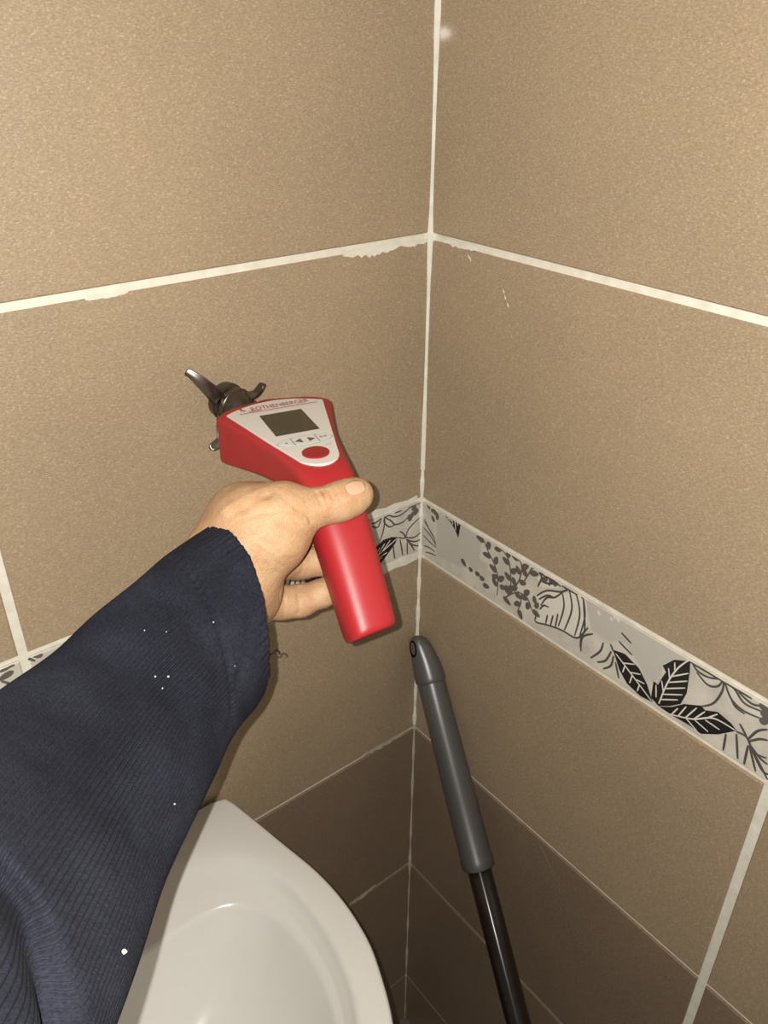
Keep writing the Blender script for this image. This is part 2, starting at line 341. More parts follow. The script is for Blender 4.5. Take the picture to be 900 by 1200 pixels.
veins(pr, M_PCREAM, B((378, 590), (420, 490), (470, 420), (522, 382)), [B((385, 570), (470, 572)), B((395, 545), (492, 548)), B((408, 518), (505, 515)), B((425, 488), (515, 482)), B((440, 460), (520, 445)), B((430, 470), (425, 420)), B((455, 438), (455, 392)), B((400, 535), (392, 480)), B((365, 560), (365, 500))])
pr.poly(M_PBLACK, B((378, 604), (440, 606), (500, 592), (580, 600), (600, 622), (660, 630), (722, 682), (752, 720), (662, 738), (580, 735), (520, 692), (450, 652)))
veins(pr, M_PCREAM, B((430, 640), (540, 664), (640, 660), (745, 718)), [B((470, 650), (510, 604)), B((505, 658), (560, 610)), B((545, 664), (600, 628)), B((600, 662), (660, 640)), B((510, 662), (560, 720)), B((550, 668), (615, 725)), B((600, 668), (670, 715)), B((440, 640), (470, 612))])
for q in ([(532, 380), (562, 432), (622, 466), (690, 470)], [(534, 382), (600, 418), (690, 468)], [(560, 440), (612, 500), (662, 506), (688, 472)], [(690, 470), (682, 530), (640, 588), (582, 604)], [(690, 472), (722, 562), (780, 622), (862, 660)], [(692, 470), (742, 522), (790, 590), (884, 632)], [(732, 482), (780, 520), (832, 540)], [(760, 535), (826, 592), (890, 602)], [(722, 560), (745, 605), (790, 640)]): pr.stroke(M_PLINE, B(*q), .0014)
for q in ([(700, 735), (686, 815)], [(750, 735), (756, 855)], [(806, 790), (786, 882)], [(750, 724), (800, 752), (832, 822), (895, 852)], [(766, 686), (800, 750)], [(802, 765), (850, 722), (900, 714)], [(806, 772), (860, 760), (900, 766)], [(812, 782), (862, 850), (900, 882)], [(812, 792), (842, 915)], [(822, 802), (900, 955)], [(815, 790), (870, 905), (905, 930)]): pr.stroke(M_PLINE, B(*q), .0015)
for c_, an in (((886, 608), .2), ((892, 640), .6), ((885, 672), 1.)): pr.leaf(M_PLEAF, B(c_)[0], an, .009, .006)
pr.build(border['R'][0])
pl = Print('L')
for q in ([(375, 330), (400, 318), (460, 342), (520, 326), (570, 290), (620, 245)], [(380, 345), (440, 380), (470, 410), (540, 388), (600, 330)], [(380, 350), (376, 390), (420, 430), (466, 415)], [(375, 330), (380, 400), (358, 500), (335, 560)], [(350, 358), (322, 430), (285, 432), (270, 420)], [(355, 350), (300, 395), (262, 400)], [(470, 272), (500, 262), (530, 242)], [(568, 522), (580, 470), (615, 420), (690, 350)], [(565, 525), (640, 522), (695, 480)], [(570, 540), (640, 560), (700, 540)], [(570, 540), (620, 585), (695, 602)], [(590, 565), (620, 600), (642, 640)], [(578, 560), (580, 670)], [(515, 540), (530, 620), (540, 680)], [(455, 590), (460, 650), (470, 712)], [(500, 525), (560, 528), (545, 490), (512, 470)]):
    pl.stroke(M_PLINE, Lc(*q), .0013)
pl.poly(M_PBLACK, Lc((230, 690), (300, 610), (370, 545), (440, 520), (500, 520), (470, 582), (400, 680), (340, 762), (280, 770)))
veins(pl, M_PCREAM, Lc((300, 700), (400, 610), (490, 530)), [Lc((320, 680), (380, 575)), Lc((360, 645), (430, 545)), Lc((330, 700), (400, 655)), Lc((310, 725), (360, 700)), Lc((290, 690), (340, 610))])
for c_, an in (((670, 210), .6), ((640, 255), 2.), ((605, 240), .4), ((655, 285), .9), ((620, 330), 2.4), ((600, 350), 1.2), ((640, 310), .2)): pl.leaf(M_PLEAF, Lc(c_)[0], an, .009, .0055)
for c_, an in (((60, 910), -.35), ((50, 990), -.25), ((310, 800), .75), ((400, 735), .35), ((-20, 860), .4)): pl.leaf(M_PLEAF, Le(c_)[0], an, .0125, .0055)
for q in ([(232, 800), (262, 838), (310, 860)], [(60, 865), (90, 860), (118, 858)], [(10, 1035), (60, 1050), (100, 1070)]): pl.stroke(M_PLEAF, Le(*q), .0016)
G = cv('L', 300, 670, 4)
for k in range(9):
    x = 80+k*24; pl.stroke(M_PLINE, G((x, -25), (x+10, 30), (x-4, 95)), .0016)
pl.poly(M_PBLACK, G((235, 40), (290, 20), (370, 40), (300, 95), (235, 80)))
pl.stroke(M_PCREAM, G((240, 60), (300, 50), (350, 45)), .0012, .0002)
gl = lambda *q: [(.185+x, .032+y) for x, y in q]
for dx in (.035, .062, .150): pl.fern(gl((dx, -.026), (dx+.008, 0), (dx+.004, .026)))
pl.poly(M_PBLACK, gl((.10, -.026), (.082, 0), (.080, .022), (.097, .005))); pl.poly(M_PBLACK, gl((.10, -.026), (.112, .022), (.13, .02), (.12, -.005)))
veins(pl, M_PCREAM, gl((.1, -.022), (.09, .0), (.082, .018)), []); veins(pl, M_PCREAM, gl((.101, -.022), (.113, 0), (.126, .017)), [])
pl.poly(M_PGREY, gl((-.045, .028), (-.05, .008), (-.02, .012), (.02, .004), (.025, .028)), .00005)
pl.build(border['L'][0])
def generic_print(side, s0, parent):
    q = Print(side); g = lambda *pts: [(s0+.05+x, .035+y) for x, y in pts]
    for dx in (0, .06, .24): q.fern(g((dx, -.025), (dx+.008, 0), (dx+.004, .026)))
    for dx in (.13, .31):
        q.poly(M_PBLACK, g((dx, -.026), (dx-.02, .0), (dx-.022, .022), (dx-.004, .005))); q.poly(M_PBLACK, g((dx, -.026), (dx+.012, .022), (dx+.03, .02), (dx+.02, -.005)))
    for k in range(6): q.stroke(M_PLINE, g((.18+k*.008, -.026), (.185+k*.009, .0), (.18+k*.01, .026)), .0013)
    q.build(parent)
for side in 'LR':
    for i in (1, 2): generic_print(side, .4*i, border[side][i])

# ------------------------------------------------------------------ washbasin
SX, SY, SZ = -.48, -.19, -.181
sink = empty('washbasin', (SX, 0, SZ)); tag(sink, 'white ceramic washbasin on the wall below the sleeved arm', 'washbasin')
def star(pts_half, n=168):
    """pts_half: outline on the +x side from back to front, mirrored about x = SX; returns n points by angle"""
    P = [np.array(p) for p in pts_half]; full = [np.array((2*SX-p[0], p[1])) for p in P[::-1]]
    loop = P+full
    D = []
    for i in range(len(loop)):
        a, b_ = loop[i], loop[(i+1) % len(loop)]
        for t in np.arange(12)/12: D.append(a+(b_-a)*t)
    D = np.array(D); c = np.array((SX, SY)); ang = np.arctan2(D[:, 1]-c[1], D[:, 0]-c[0]); rad = np.hypot(D[:, 0]-c[0], D[:, 1]-c[1])
    o = np.argsort(ang); ang, rad = ang[o], rad[o]
    th = np.linspace(-math.pi, math.pi, n, endpoint=False); r = np.interp(th, ang, rad, period=2*math.pi)
    return c+np.stack([np.cos(th)*r, np.sin(th)*r], 1)
def smooth_half(p, n=6): return [tuple(q) for q in catmull(p, n)]
outer = star([(-.40, -.0045), (-.262, -.0045), (-.254, -.006), (-.2505, -.011)]+smooth_half([(-.2495, -.016), (-.243, -.05), (-.2365, -.086), (-.2285, -.13), (-.2265, -.166), (-.2295, -.20), (-.237, -.23), (-.259, -.279), (-.295, -.325), (-.345, -.365), (-.41, -.39), (-.48, -.397)]))
inner = star(smooth_half([(-.48, -.042), (-.38, -.044), (-.33, -.047), (-.285, -.066), (-.262, -.10), (-.2545, -.145), (-.2565, -.19), (-.268, -.236), (-.288, -.272), (-.32, -.31), (-.365, -.342), (-.42, -.362), (-.48, -.368)]))
bowl = star(smooth_half([(-.48, -.095), (-.40, -.093), (-.355, -.092), (-.315, -.0935), (-.288, -.1045), (-.270, -.130), (-.2645, -.165), (-.2665, -.20), (-.276, -.236), (-.294, -.268), (-.325, -.304), (-.368, -.335), (-.42, -.354), (-.48, -.36)]))
c2 = np.array((SX, SY)); cb = np.array((SX, -.225))
def ringz(P, s, z, c=c2): Q = c+(P-c)*s; return [(q[0], q[1], z) for q in Q]
def mix(P, Q, t): return P*(1-t)+Q*t
body = [ringz(outer, .25, SZ-.155), ringz(outer, .55, SZ-.135), ringz(outer, .82, SZ-.085), ringz(outer, .955, SZ-.045), ringz(outer, .985, SZ-.036), ringz(outer, .998, SZ-.028), ringz(outer, 1, SZ-.012), ringz(outer, 1, SZ-.006), ringz(outer, .9965, SZ-.0022), ringz(outer, .991, SZ-.0004), ringz(outer, .983, SZ)]
body += [ringz(mix(outer, inner, .55), 1, SZ+.0002), ringz(mix(outer, inner, .85), 1, SZ-.0006), ringz(inner, 1, SZ-.0022), ringz(mix(inner, bowl, .12), .998, SZ-.0044), ringz(mix(inner, bowl, .28), .996, SZ-.0078), ringz(mix(inner, bowl, .48), .993, SZ-.0108), ringz(mix(inner, bowl, .82), .990, SZ-.0140), ringz(bowl, .988, SZ-.0165), ringz(bowl, .968, SZ-.017), ringz(bowl, .95, SZ-.023), ringz(bowl, .92, SZ-.036, cb), ringz(bowl, .86, SZ-.056, cb), ringz(bowl, .76, SZ-.078, cb), ringz(bowl, .6, SZ-.096, cb), ringz(bowl, .4, SZ-.108, cb), ringz(bowl, .17, SZ-.113, cb)]
V, Fc = loft(body); so = fix_normals(mesh_obj('basin', V, Fc, M_CERAM, sink, True))
def lathe(name, prof, origin, axis, mat, parent=None, n=40, smooth=True, e=None):
    ax = np.array(axis, float); ax /= np.linalg.norm(ax); t = np.array((0, 0, 1.)) if abs(ax[2]) < .9 else np.array((1., 0, 0))
    u = np.cross(ax, t); u /= np.linalg.norm(u); w = np.cross(ax, u); o = np.array(origin, float)
    rings = [[o+ax*h+u*r*math.cos(2*math.pi*k/n)+w*r*math.sin(2*math.pi*k/n) for k in range(n)] for h, r in prof]
    V, Fc = loft(rings); return fix_normals(mesh_obj(name, V, Fc, mat, parent, smooth))
lathe('drain', [(-.004, .02), (.001, .022), (.0025, .021), (.0025, .015), (-.001, .013), (-.001, .001)], (SX, -.225, SZ-.113), (0, 0, 1), M_CHROME, sink)

# ------------------------------------------------------------------ pole leaning in the corner
T0 = at(491.5, 745, .893); T1 = at(605, 1190, .885); AX = T1-T0; AX /= np.linalg.norm(AX)
foot_len = (FLOOR_Z+.012-T0[2])/AX[2]
pole = empty('mop_handle', T0+AX*foot_len); tag(pole, 'black glossy pole with grey plastic grip leaning into the tiled corner', 'pole')
side = np.cross(AX, (0, 0, 1.)); side /= np.linalg.norm(side); oth = np.cross(AX, side)
def sweep_lathe(name, prof, mat, n=40):
    # prof: (distance along the pole, radius, sideways shift, flattening)
    rings = []
    lean = -RGT + AX*(RGT@AX); lean /= np.linalg.norm(lean); dep = np.cross(AX, lean)
    for h, r, s, f in prof:
        rings.append([T0+AX*h+lean*(s+r*math.cos(2*math.pi*k/n))+dep*(r*f*math.sin(2*math.pi*k/n)) for k in range(n)])
    V, Fc = loft(rings); uv_ = [(k/n, h) for h, r, s, f in prof for k in range(n)]; return mesh_obj(name, V, Fc, mat, pole, True, uv_)
sweep_lathe('grip_cap', [(-.0008, .0022, .0035, 1), (.0006, .006, .0035, 1), (.004, .0095, .003, 1), (.010, .0116, .0022, 1), (.018, .0132, .0012, 1), (.028, .0148, .0004, 1), (.036, .0160, 0, 1), (.045, .0168, 0, 1), (.0495, .0168, 0, 1), (.0505, .0160, 0, 1)], M_GRIP)
sweep_lathe('grip', [(.050, .0150, 0, 1), (.051, .0152, 0, 1), (.10, .0158, 0, 1), (.18, .0168, 0, 1), (.245, .0172, 0, 1), (.2465, .0178, 0, 1), (.255, .0178, 0, 1), (.2562, .017, 0, 1), (.2562, .012, 0, 1)], M_GRIP)
sweep_lathe('tube', [(.252, .0128, 0, 1), (.40, .0128, 0, 1), (foot_len-.02, .0128, 0, 1)], M_POLE)
sweep_lathe('foot', [(foot_len-.03, .0138, 0, 1), (foot_len-.003, .0145, 0, 1), (foot_len, .012, 0, 1)], M_GRIP)
# hanging hole in the cap: an oval dish with a raised edge on the left of the nose
lean = -RGT + AX*(RGT@AX); lean /= np.linalg.norm(lean); nd = np.cross(AX, lean); nd = nd if nd@FWD < 0 else -nd
hn = lean*.72+nd*.66-AX*.2; hn /= np.linalg.norm(hn); hc = T0+AX*.0135+lean*(.0022)+hn*.0108
hu = AX-hn*(AX@hn); hu /= np.linalg.norm(hu); hv = np.cross(hn, hu)
rg = []
for s, d in ((1.25, -.002), (1.2, .0006), (1.0, .0012), (.88, .0004), (.7, -.001), (.2, -.0015)): rg.append([hc+hu*.0075*s*math.cos(q)+hv*.0042*s*math.sin(q)+hn*d for q in np.linspace(0, 2*math.pi, 24, endpoint=False)])
V, Fc = loft(rg); fix_normals(mesh_obj('hanging_hole_rim', V, Fc, M_GRIP, pole, True))
rg = [[hc+hu*.0075*s*math.cos(q)+hv*.0042*s*math.sin(q)+hn*d for q in np.linspace(0, 2*math.pi, 24, endpoint=False)] for s, d in ((.8, -.002), (.72, -.0004), (.3, -.0006))]
V, Fc = loft(rg); fix_normals(mesh_obj('hanging_hole', V, Fc, M_HOLE, pole, True))

# ------------------------------------------------------------------ red measuring tool (local frame: a = right along the lettering, b = towards the handle, n = up)
TO = np.array((-.2107, -.0978, .2388)); TA = np.array((.97177, -.23594, 0)); TB = np.array((-.23594, -.97177, 0)); TN = np.array((0, 0, 1.))
def tl(x, y, z): return TO+TA*x+TB*y+TN*z
tool = empty('measuring_tool', tl(0, .136, -.082)); tag(tool, 'red plastic handheld electronic measuring tool with display, gripped in the hand', 'tool')
def sup(k, n, e):
    t = 2*math.pi*k/n; c, s = math.cos(t), math.sin(t)
    return math.copysign(abs(c)**(2/e), c), math.copysign(abs(s)**(2/e), s)
NS = 72
# stations: yc, zc, angle of the section axis (deg below level), half width, half thickness, exponent, front bulge
ST = [(-.0480, -.0185, 0, .0375, .0145, 7, .0150), (-.0492, -.0185, 0, .0405, .0172, 9, .0158), (-.0480, -.0185, 0, .0420, .0182, 11, .0160), (-.0455, -.0185, 0, .0425, .0185, 12, .0155), (-.036, -.0182, 0, .0412, .0182, 12, .011), (-.02, -.0172, 0, .0378, .0172, 11, .005), (0, -.0157, 0, .0325, .0157, 9, .001), (.02, -.0144, 0, .0266, .0144, 7, 0), (.038, -.0134, 1, .0226, .0134, 6, 0), (.052, -.0130, 6, .0200, .0132, 4.6, 0), (.0625, -.0143, 16, .0187, .0142, 3.8, 0), (.072, -.0188, 30, .0182, .0155, 3.2, 0), (.081, -.0262, 41, .0180, .0162, 2.8, 0), (.093, -.0380, 46, .0178, .0165, 2.6, 0), (.108, -.0535, 46, .0172, .0163, 2.6, 0), (.123, -.0690, 46, .0165, .0158, 2.7, 0), (.1325, -.0787, 46, .0159, .0153, 2.8, 0), (.1352, -.0815, 46, .0153, .0147, 2.9, 0), (.1366, -.0829, 46, .0138, .0132, 3, 0), (.1370, -.0833, 46, .010, .0096, 3, 0)]
Sx = catmull([np.array(s, float) for s in ST], 3)
rings = []
for yc, zc, an, w, t, e, bl in Sx:
    an = math.radians(an); ring = []
    for k in range(NS):
        c, s = sup(k, NS, e); x = w*c; q = t*s
        tw = .10*x*max(0, min(1, (yc-.115)/.02)); ring.append(tl(x, yc+q*math.sin(an)+bl*c*c-tw*.69, zc+q*math.cos(an)+tw*.72))
    rings.append(ring)
V, Fc = loft(rings); fix_normals(mesh_obj('housing', V, Fc, M_RED, tool, True))
def plate(name, pts, z0, z1, mat, parent=tool, bev=.0002):
    n = len(pts); P = np.array(pts); c = P.mean(0)
    inn = c+(P-c)*(1-bev/np.maximum(np.hypot(*(P-c).T), 1e-6))[:, None]
    R = [[tl(x, y, z0) for x, y in P], [tl(x, y, z1-bev*.6) for x, y in P], [tl(x, y, z1) for x, y in inn]]
    V, Fc = loft(R, True, False); tri = tessellate_polygon([[Vector((x, y, 0)) for x, y in inn]])
    Fc += [tuple(i+2*n for i in t) for t in tri]
    return fix_normals(mesh_obj(name, V, Fc, mat, parent))
pan = [(-.0356, -.0288)]+[(.0356*u, -.0290-.0126*(1-u*u)) for u in np.linspace(-.96, .96, 25)]+[(.0356, -.0288)]
pan += [(.0356-.258*(y+.0288), y) for y in np.linspace(-.02, .046, 6)]
pan += [(.0138*math.cos(t), .0540+.0138*math.sin(t)) for t in np.linspace(.2525, math.pi-.2525, 21)]
pan += [(-(.0356-.258*(y+.0288)), y) for y in np.linspace(.046, -.02, 6)]
panel = plate('control_panel', pan, -.002, .0007, M_PANEL); panel['label'] = 'white control panel with red lettering'
bez = plate('display_bezel', [(-.0153, -.0183), (.0153, -.0183), (.0153, .0183), (-.0153, .0183)], 0, .0010, M_BEZEL)
plate('display', [(-.0146, -.0170), (.0146, -.0170), (.0146, .0174), (-.0146, .0174)], 0, .00125, M_LCD)['label'] = 'blank dark olive display'
def ell(cx, cy, rx, ry, n=36): return [(cx+rx*math.cos(2*math.pi*k/n), cy+ry*math.sin(2*math.pi*k/n)) for k in range(n)]
def lens(cx, cy, rx, ry, n=40): return [(cx+rx*math.copysign(abs(math.cos(t))**1.1, math.cos(t)), cy+ry*math.copysign(abs(math.sin(t))**1.15, math.sin(t))) for t in np.linspace(0, 2*math.pi, n, endpoint=False)]
plate('button_strip_outline', lens(0, .0318, .0192, .0072), 0, .00095, M_TEAL)
strip = plate('button_strip', lens(0, .0318, .0185, .0065), 0, .0011, M_PANEL)
def flat(name, polys, mat, z=.0013, parent=tool):
    V = []; Fc = []
    for pts in polys:
        o = len(V); V += [tl(x, y, z) for x, y in pts]
        Fc += [tuple(i+o for i in t) for t in tessellate_polygon([[Vector((x, y, 0)) for x, y in pts]])]
    return mesh_obj(name, V, Fc, mat, parent)
def bar(x0, y0, x1, y1, w):
    d = np.array((x1-x0, y1-y0)); nn = np.array((-d[1], d[0]))/np.hypot(*d)*w/2
    return [(x0+nn[0], y0+nn[1]), (x1+nn[0], y1+nn[1]), (x1-nn[0], y1-nn[1]), (x0-nn[0], y0-nn[1])]
for sg_ in (-1, 1): flat('arrow_mark', [[(sg_*.0072, .0318), (sg_*.0022, .0285), (sg_*.0022, .0351)]], M_INK)
for x_ in (-.0083, .0083): flat('strip_divider', [bar(x_, .0262, x_, .0374, .0005)], M_INK)
for e_ in (ell(-.0128, .0318, .0010, .0013, 12), ell(.0112, .0314, .0012, .0013, 12), ell(.0140, .0314, .0012, .0013, 12)): flat('strip_mark', [e_], M_TEAL)
plate('power_button', ell(-.0003, .0520, .0088, .0082, 44), 0, .0017, M_BTN)['label'] = 'oval red power button'
flat('button_emblem', [bar(-.0048, .0535, -.0022, .0505, .0009), bar(-.0012, .0542, .0016, .0508, .0009), bar(.0022, .0540, .0046, .0512, .0009), bar(-.0040, .0556, .0040, .0556, .0006)], M_LOGO, .00185)
def text(name, body, size, x, y, sx, sy, mat, z=.0011, off=0.0, shear=0):
    cu = bpy.data.curves.new(name, 'FONT'); cu.body = body; cu.size = size; cu.offset = off; cu.resolution_u = 2
    ob = bpy.data.objects.new(name, cu); COL.objects.link(ob)
    bpy.context.view_layer.update(); me = bpy.data.meshes.new_from_object(ob.evaluated_get(bpy.context.evaluated_depsgraph_get()))
    bpy.data.objects.remove(ob); me.name = name
    co = np.array([v.co for v in me.vertices]); x0, x1 = co[:, 0].min(), co[:, 0].max(); h = co[:, 1].max()
    for v in me.vertices:
        u = (v.co.x-x0)/(x1-x0)*sx; w = v.co.y/h*sy
        v.co = Vector(tl(x+u+shear*w, y-w, z))
    me.materials.clear(); me.materials.append(mat); o = bpy.data.objects.new(name, me); COL.objects.link(o); adopt(o, tool); return o
text('brand_lettering', 'ROTHENBERGER', .01, -.0172, -.0284, .0425, .0062, M_LOGO, off=.00004)
flat('logo_swoosh', [[(-.0252, -.0362), (-.0236, -.0362), (-.0232, -.0318), (-.0212, -.0298), (-.0226, -.0290), (-.0246, -.0310)], [(-.0210, -.0280), (-.0098, -.0276), (-.0125, -.0267), (-.0188, -.0268)]], M_LOGO)
flat('logo_rule', [bar(-.0272, -.0252, .0300, -.0252, .0009)], M_LOGO)
text('power_mark', 'I/O', .003, .0102, .0450, .0032, .0026, M_TEAL)
# metal head: neck, collar rings and three curled prongs
hb = tl(-.0085, -.046, -.0125); hd = tl(-.0262, -.0850, -.0085)-hb; HL = np.linalg.norm(hd); hd /= HL
lathe('neck', [(-.006, .0085), (.010, .0085), (.012, .0105), (.018, .0108), (.022, .0128), (.030, .0132), (.0305, .0125), (.032, .0125), (.0325, .0136), (.0395, .0138), (.0405, .0128), (.0405, .003)], hb, hd, M_METAL, tool, 48)
lathe('collar_ring', [(.0230, .0128), (.0234, .0140), (.0246, .0140), (.0250, .0128)], hb, hd, M_METAL, tool, 48)
lathe('collar_ring', [(.0330, .0140), (.0334, .0146), (.0352, .0146), (.0356, .0140)], hb, hd, M_METAL, tool, 48)
def prong(root, mid, tip, w0, w1, th, face):
    Q = catmull([root, mid[0], mid[1], tip], 8); n = len(Q); rg = []
    for i in range(n):
        t = Q[min(i+1, n-1)]-Q[max(i-1, 0)]; t = t/np.linalg.norm(t); s = np.cross(t, face); s /= np.linalg.norm(s); m_ = np.cross(s, t)
        w = (w0+(w1-w0)*(i/(n-1)))*(1 if i < n-2 else (.85 if i == n-2 else .5)); k = th*(1-.35*i/(n-1))
        rg.append([Q[i]+s*w*math.cos(q)+m_*(k*math.sin(q)+.45*w*math.cos(q)**2) for q in np.linspace(0, 2*math.pi, 16, endpoint=False)])
    V, Fc = loft(rg); return fix_normals(mesh_obj('prong', V, Fc, M_METAL, tool, True))
pd = .598
prong(at(256, 468, .604), [at(247, 459, .598), at(232, 446, .590)], at(217.5, 435.5, .586), .0068, .0030, .0014, -FWD*.9-RGT*.1+UP*.25)
prong(at(268, 470, .612), [at(284, 467, .610), at(300, 462.5, .606)], at(309, 450, .600), .0050, .0030, .0026, UP*.5-FWD*.9)
prong(at(262, 480, .612), [at(260, 500, .616), at(258.5, 516, .616)], at(246, 526, .612), .0050, .0030, .0024, RGT*.3-FWD*.9)

# ------------------------------------------------------------------ hand (one continuous surface) and sleeve
def px(x, y, d): return at(x, y, d)
caps = []   # (group, a, b, ra, rb)
def chain(g, pts):
    for (a, b_) in zip(pts[:-1], pts[1:]): caps.append((g, px(*a[:3]), px(*b_[:3]), a[3], b_[3]))
# palm and thumb
chain('palm', [(150, 850, .405, .030), (225, 745, .452, .028), (264, 682, .476, .0255), (292, 640, .480, .025)])
chain('palm', [(264, 662, .478, .024), (300, 622, .476, .0245), (322, 620, .476, .0215)])
chain('palm', [(270, 640, .484, .0185), (285, 607, .492, .018), (312, 590, .508, .014)])
chain('palm', [(275, 690, .478, .020), (302, 660, .505, .016), (316, 658, .525, .013)])
chain('palm', [(262, 700, .470, .020), (294, 700, .490, .0135), (300, 704, .512, .0115)])
chain('palm', [(285, 640, .490, .020), (305, 622, .520, .014)])
chain('thumb', [(312, 618, .474, .0215), (338, 597, .474, .0150), (364, 594.5, .4765, .0104), (380, 593, .4790, .0104), (398, 588, .4822, .0114), (412, 582.5, .4855, .0107), (419, 579, .4875, .0094)])
# fingers: index, middle, ring, little
chain('f1', [(300, 590, .512, .0125), (352, 589, .547, .0098), (395, 588, .550, .0088), (414, 586, .536, .0080)])
chain('f2', [(304, 622, .520, .0125), (350, 622, .549, .0100), (398, 624, .548, .0092), (420, 618, .5325, .0080)])
chain('f3', [(310, 660, .522, .0125), (350, 659, .543, .0108), (395, 657, .5445, .0094), (422, 650, .531, .0080)])
chain('f4', [(298, 706, .508, .0118), (330, 706, .522, .0104), (352, 704, .527, .0101), (378, 695, .530, .0088), (402, 683, .5245, .0074)])
def seg_sd(P, a, b, ra, rb):
    ba = (b-a).astype(np.float32); pa = P-a.astype(np.float32); h = np.clip((pa@ba)/float(ba@ba), 0, 1)
    return np.sqrt(((pa-h[..., None]*ba)**2).sum(-1))-(ra+(rb-ra)*h)
def smin(a, b, k): h = np.maximum(k-np.abs(a-b), 0)/k; return np.minimum(a, b)-h*h*k*.25
def hand_sdf(P):
    G = {}
    for g, a, b, ra, rb in caps:
        d = seg_sd(P, a, b, ra, rb); k = .012 if g == 'palm' else .004
        G[g] = d if g not in G else smin(G[g], d, k)
    hnd = smin(G['palm'], G['thumb'], .010)
    fing = G['f1']
    for q in ('f2', 'f3', 'f4'): fing = smin(fing, G[q], .0012)
    return smin(hnd, fing, .0035)
def surface_nets(fn, lo, hi, h):
    n = np.ceil((hi-lo)/h).astype(int)+1
    ax = [lo[i]+np.arange(n[i])*h for i in range(3)]
    S = np.empty(n, np.float32)
    for i0 in range(0, n[0], 16):
        X = np.stack(np.meshgrid(ax[0][i0:i0+16], ax[1], ax[2], indexing='ij'), -1).astype(np.float32); S[i0:i0+16] = fn(X)
    ins = S < 0
    cor = [(i, j, k) for i in (0, 1) for j in (0, 1) for k in (0, 1)]
    sl = lambda c: tuple(slice(c[d], n[d]-1+c[d]) for d in range(3))
    cnt = sum(ins[sl(c)].astype(np.int8) for c in cor); act = (cnt > 0) & (cnt < 8)
    idx = -np.ones(act.shape, np.int64); cells = np.argwhere(act); idx[act] = np.arange(len(cells))
    acc = np.zeros((len(cells), 3)); wsum = np.zeros(len(cells))
    for a in cor:
        for d in range(3):
            if a[d]: continue
            b = list(a); b[d] = 1
            va = S[cells[:, 0]+a[0], cells[:, 1]+a[1], cells[:, 2]+a[2]]; vb = S[cells[:, 0]+b[0], cells[:, 1]+b[1], cells[:, 2]+b[2]]
            m = (va < 0) != (vb < 0); t = np.where(m, va/np.where(m, va-vb, 1), 0)
            p = np.repeat(np.array(a, float)[None], len(cells), 0); p[:, d] += t; acc[m] += p[m]; wsum[m] += 1
    V = lo+(cells+acc/wsum[:, None])*h; Fs = []
    for d in range(3):
        e1, e2 = (d+1) % 3, (d+2) % 3
        s0 = [slice(0, n[q]) for q in range(3)]; s1 = list(s0); s0[d] = slice(0, n[d]-1); s1[d] = slice(1, n[d])
        ch = np.argwhere(ins[tuple(s0)] != ins[tuple(s1)])
        ch = ch[(ch[:, e1] > 0) & (ch[:, e2] > 0) & (ch[:, e1] < n[e1]-1) & (ch[:, e2] < n[e2]-1)]
        o1 = np.zeros(3, int); o1[e1] = 1; o2 = np.zeros(3, int); o2[e2] = 1
        q = [idx[tuple((ch-a).T)] for a in (o1*0, o1, o1+o2, o2)]
        flip = ins[tuple(ch.T)]
        quad = np.stack(q, 1); quad[~flip] = quad[~flip][:, ::-1]; Fs.append(quad)
    return V, np.concatenate(Fs)
P_ = np.array([q for c in caps for q in (c[1], c[2])]); lo = P_.min(0)-.034; hi = P_.max(0)+.034
HV, HF = surface_nets(hand_sdf, lo, hi, .0011)
# skin creases: shallow grooves across the thumb knuckle and finger joints
def groove(a, b, depth, sig, V):
    a, b = px(*a), px(*b); ba = b-a; h = np.clip(((V-a)@ba)/(ba@ba), 0, 1); dv = V-(a+h[:, None]*ba); d = np.sqrt((dv**2).sum(1))
    w = depth*np.exp(-(d/sig)**2); return w
e = 3e-4
def grad(V):
    g = np.stack([hand_sdf((V+np.eye(3)[i]*e).astype(np.float32))-hand_sdf((V-np.eye(3)[i]*e).astype(np.float32)) for i in range(3)], 1).astype(float)
    return g/np.maximum(np.linalg.norm(g, axis=1), 1e-9)[:, None]
GN = grad(HV); wt = np.zeros(len(HV))
def skin_hit(x, y):
    v = ray(x, y); v = v/np.linalg.norm(v); t = .40
    for _ in range(40): t += float(hand_sdf((CAM+v*t)[None].astype(np.float32))[0])
    return CAM+v*t
for pl_, dp, sg in (([(371, 577), (374, 584), (377, 591)], .0011, .0011), ([(378, 575), (381, 582), (384, 590)], .0011, .0011), ([(385, 574), (388, 581), (390, 587)], .0009, .0011), ([(392, 572), (394, 578)], .0006, .001),
                    ([(365, 611), (362, 606), (355, 600), (346, 596)], .0012, .0014), ([(356, 608), (349, 602), (340, 600)], .0006, .0012), ([(351, 688), (350, 700), (350, 718)], .0011, .0013), ([(334, 690), (333, 705), (333, 720)], .0006, .001), ([(329, 690), (328, 705), (328, 720)], .0006, .001), ([(356, 660), (352, 672)], .0006, .001),
                    ([(296, 590), (320, 588), (338, 582)], -.0006, .0035), ([(262, 598), (285, 584), (310, 573)], -.0007, .0030), ([(270, 606), (290, 594), (318, 578)], .0006, .0022), ([(300, 640), (316, 652), (330, 664)], .0004, .0014), ([(308, 632), (326, 648), (340, 656)], .0004, .0014), ([(312, 660), (322, 672)], .0004, .0012), ([(275, 612), (300, 604), (322, 600)], .0004, .0018), ([(318, 574), (326, 578), (332, 584)], .0005, .0014)):
    Q = catmull([skin_hit(*q) for q in pl_], 8); D2 = np.full(len(HV), 1e9)
    for q in Q: D2 = np.minimum(D2, ((HV-q)**2).sum(1))
    wt += dp*np.exp(-D2/(sg*sg))
HV = HV-GN*wt[:, None]
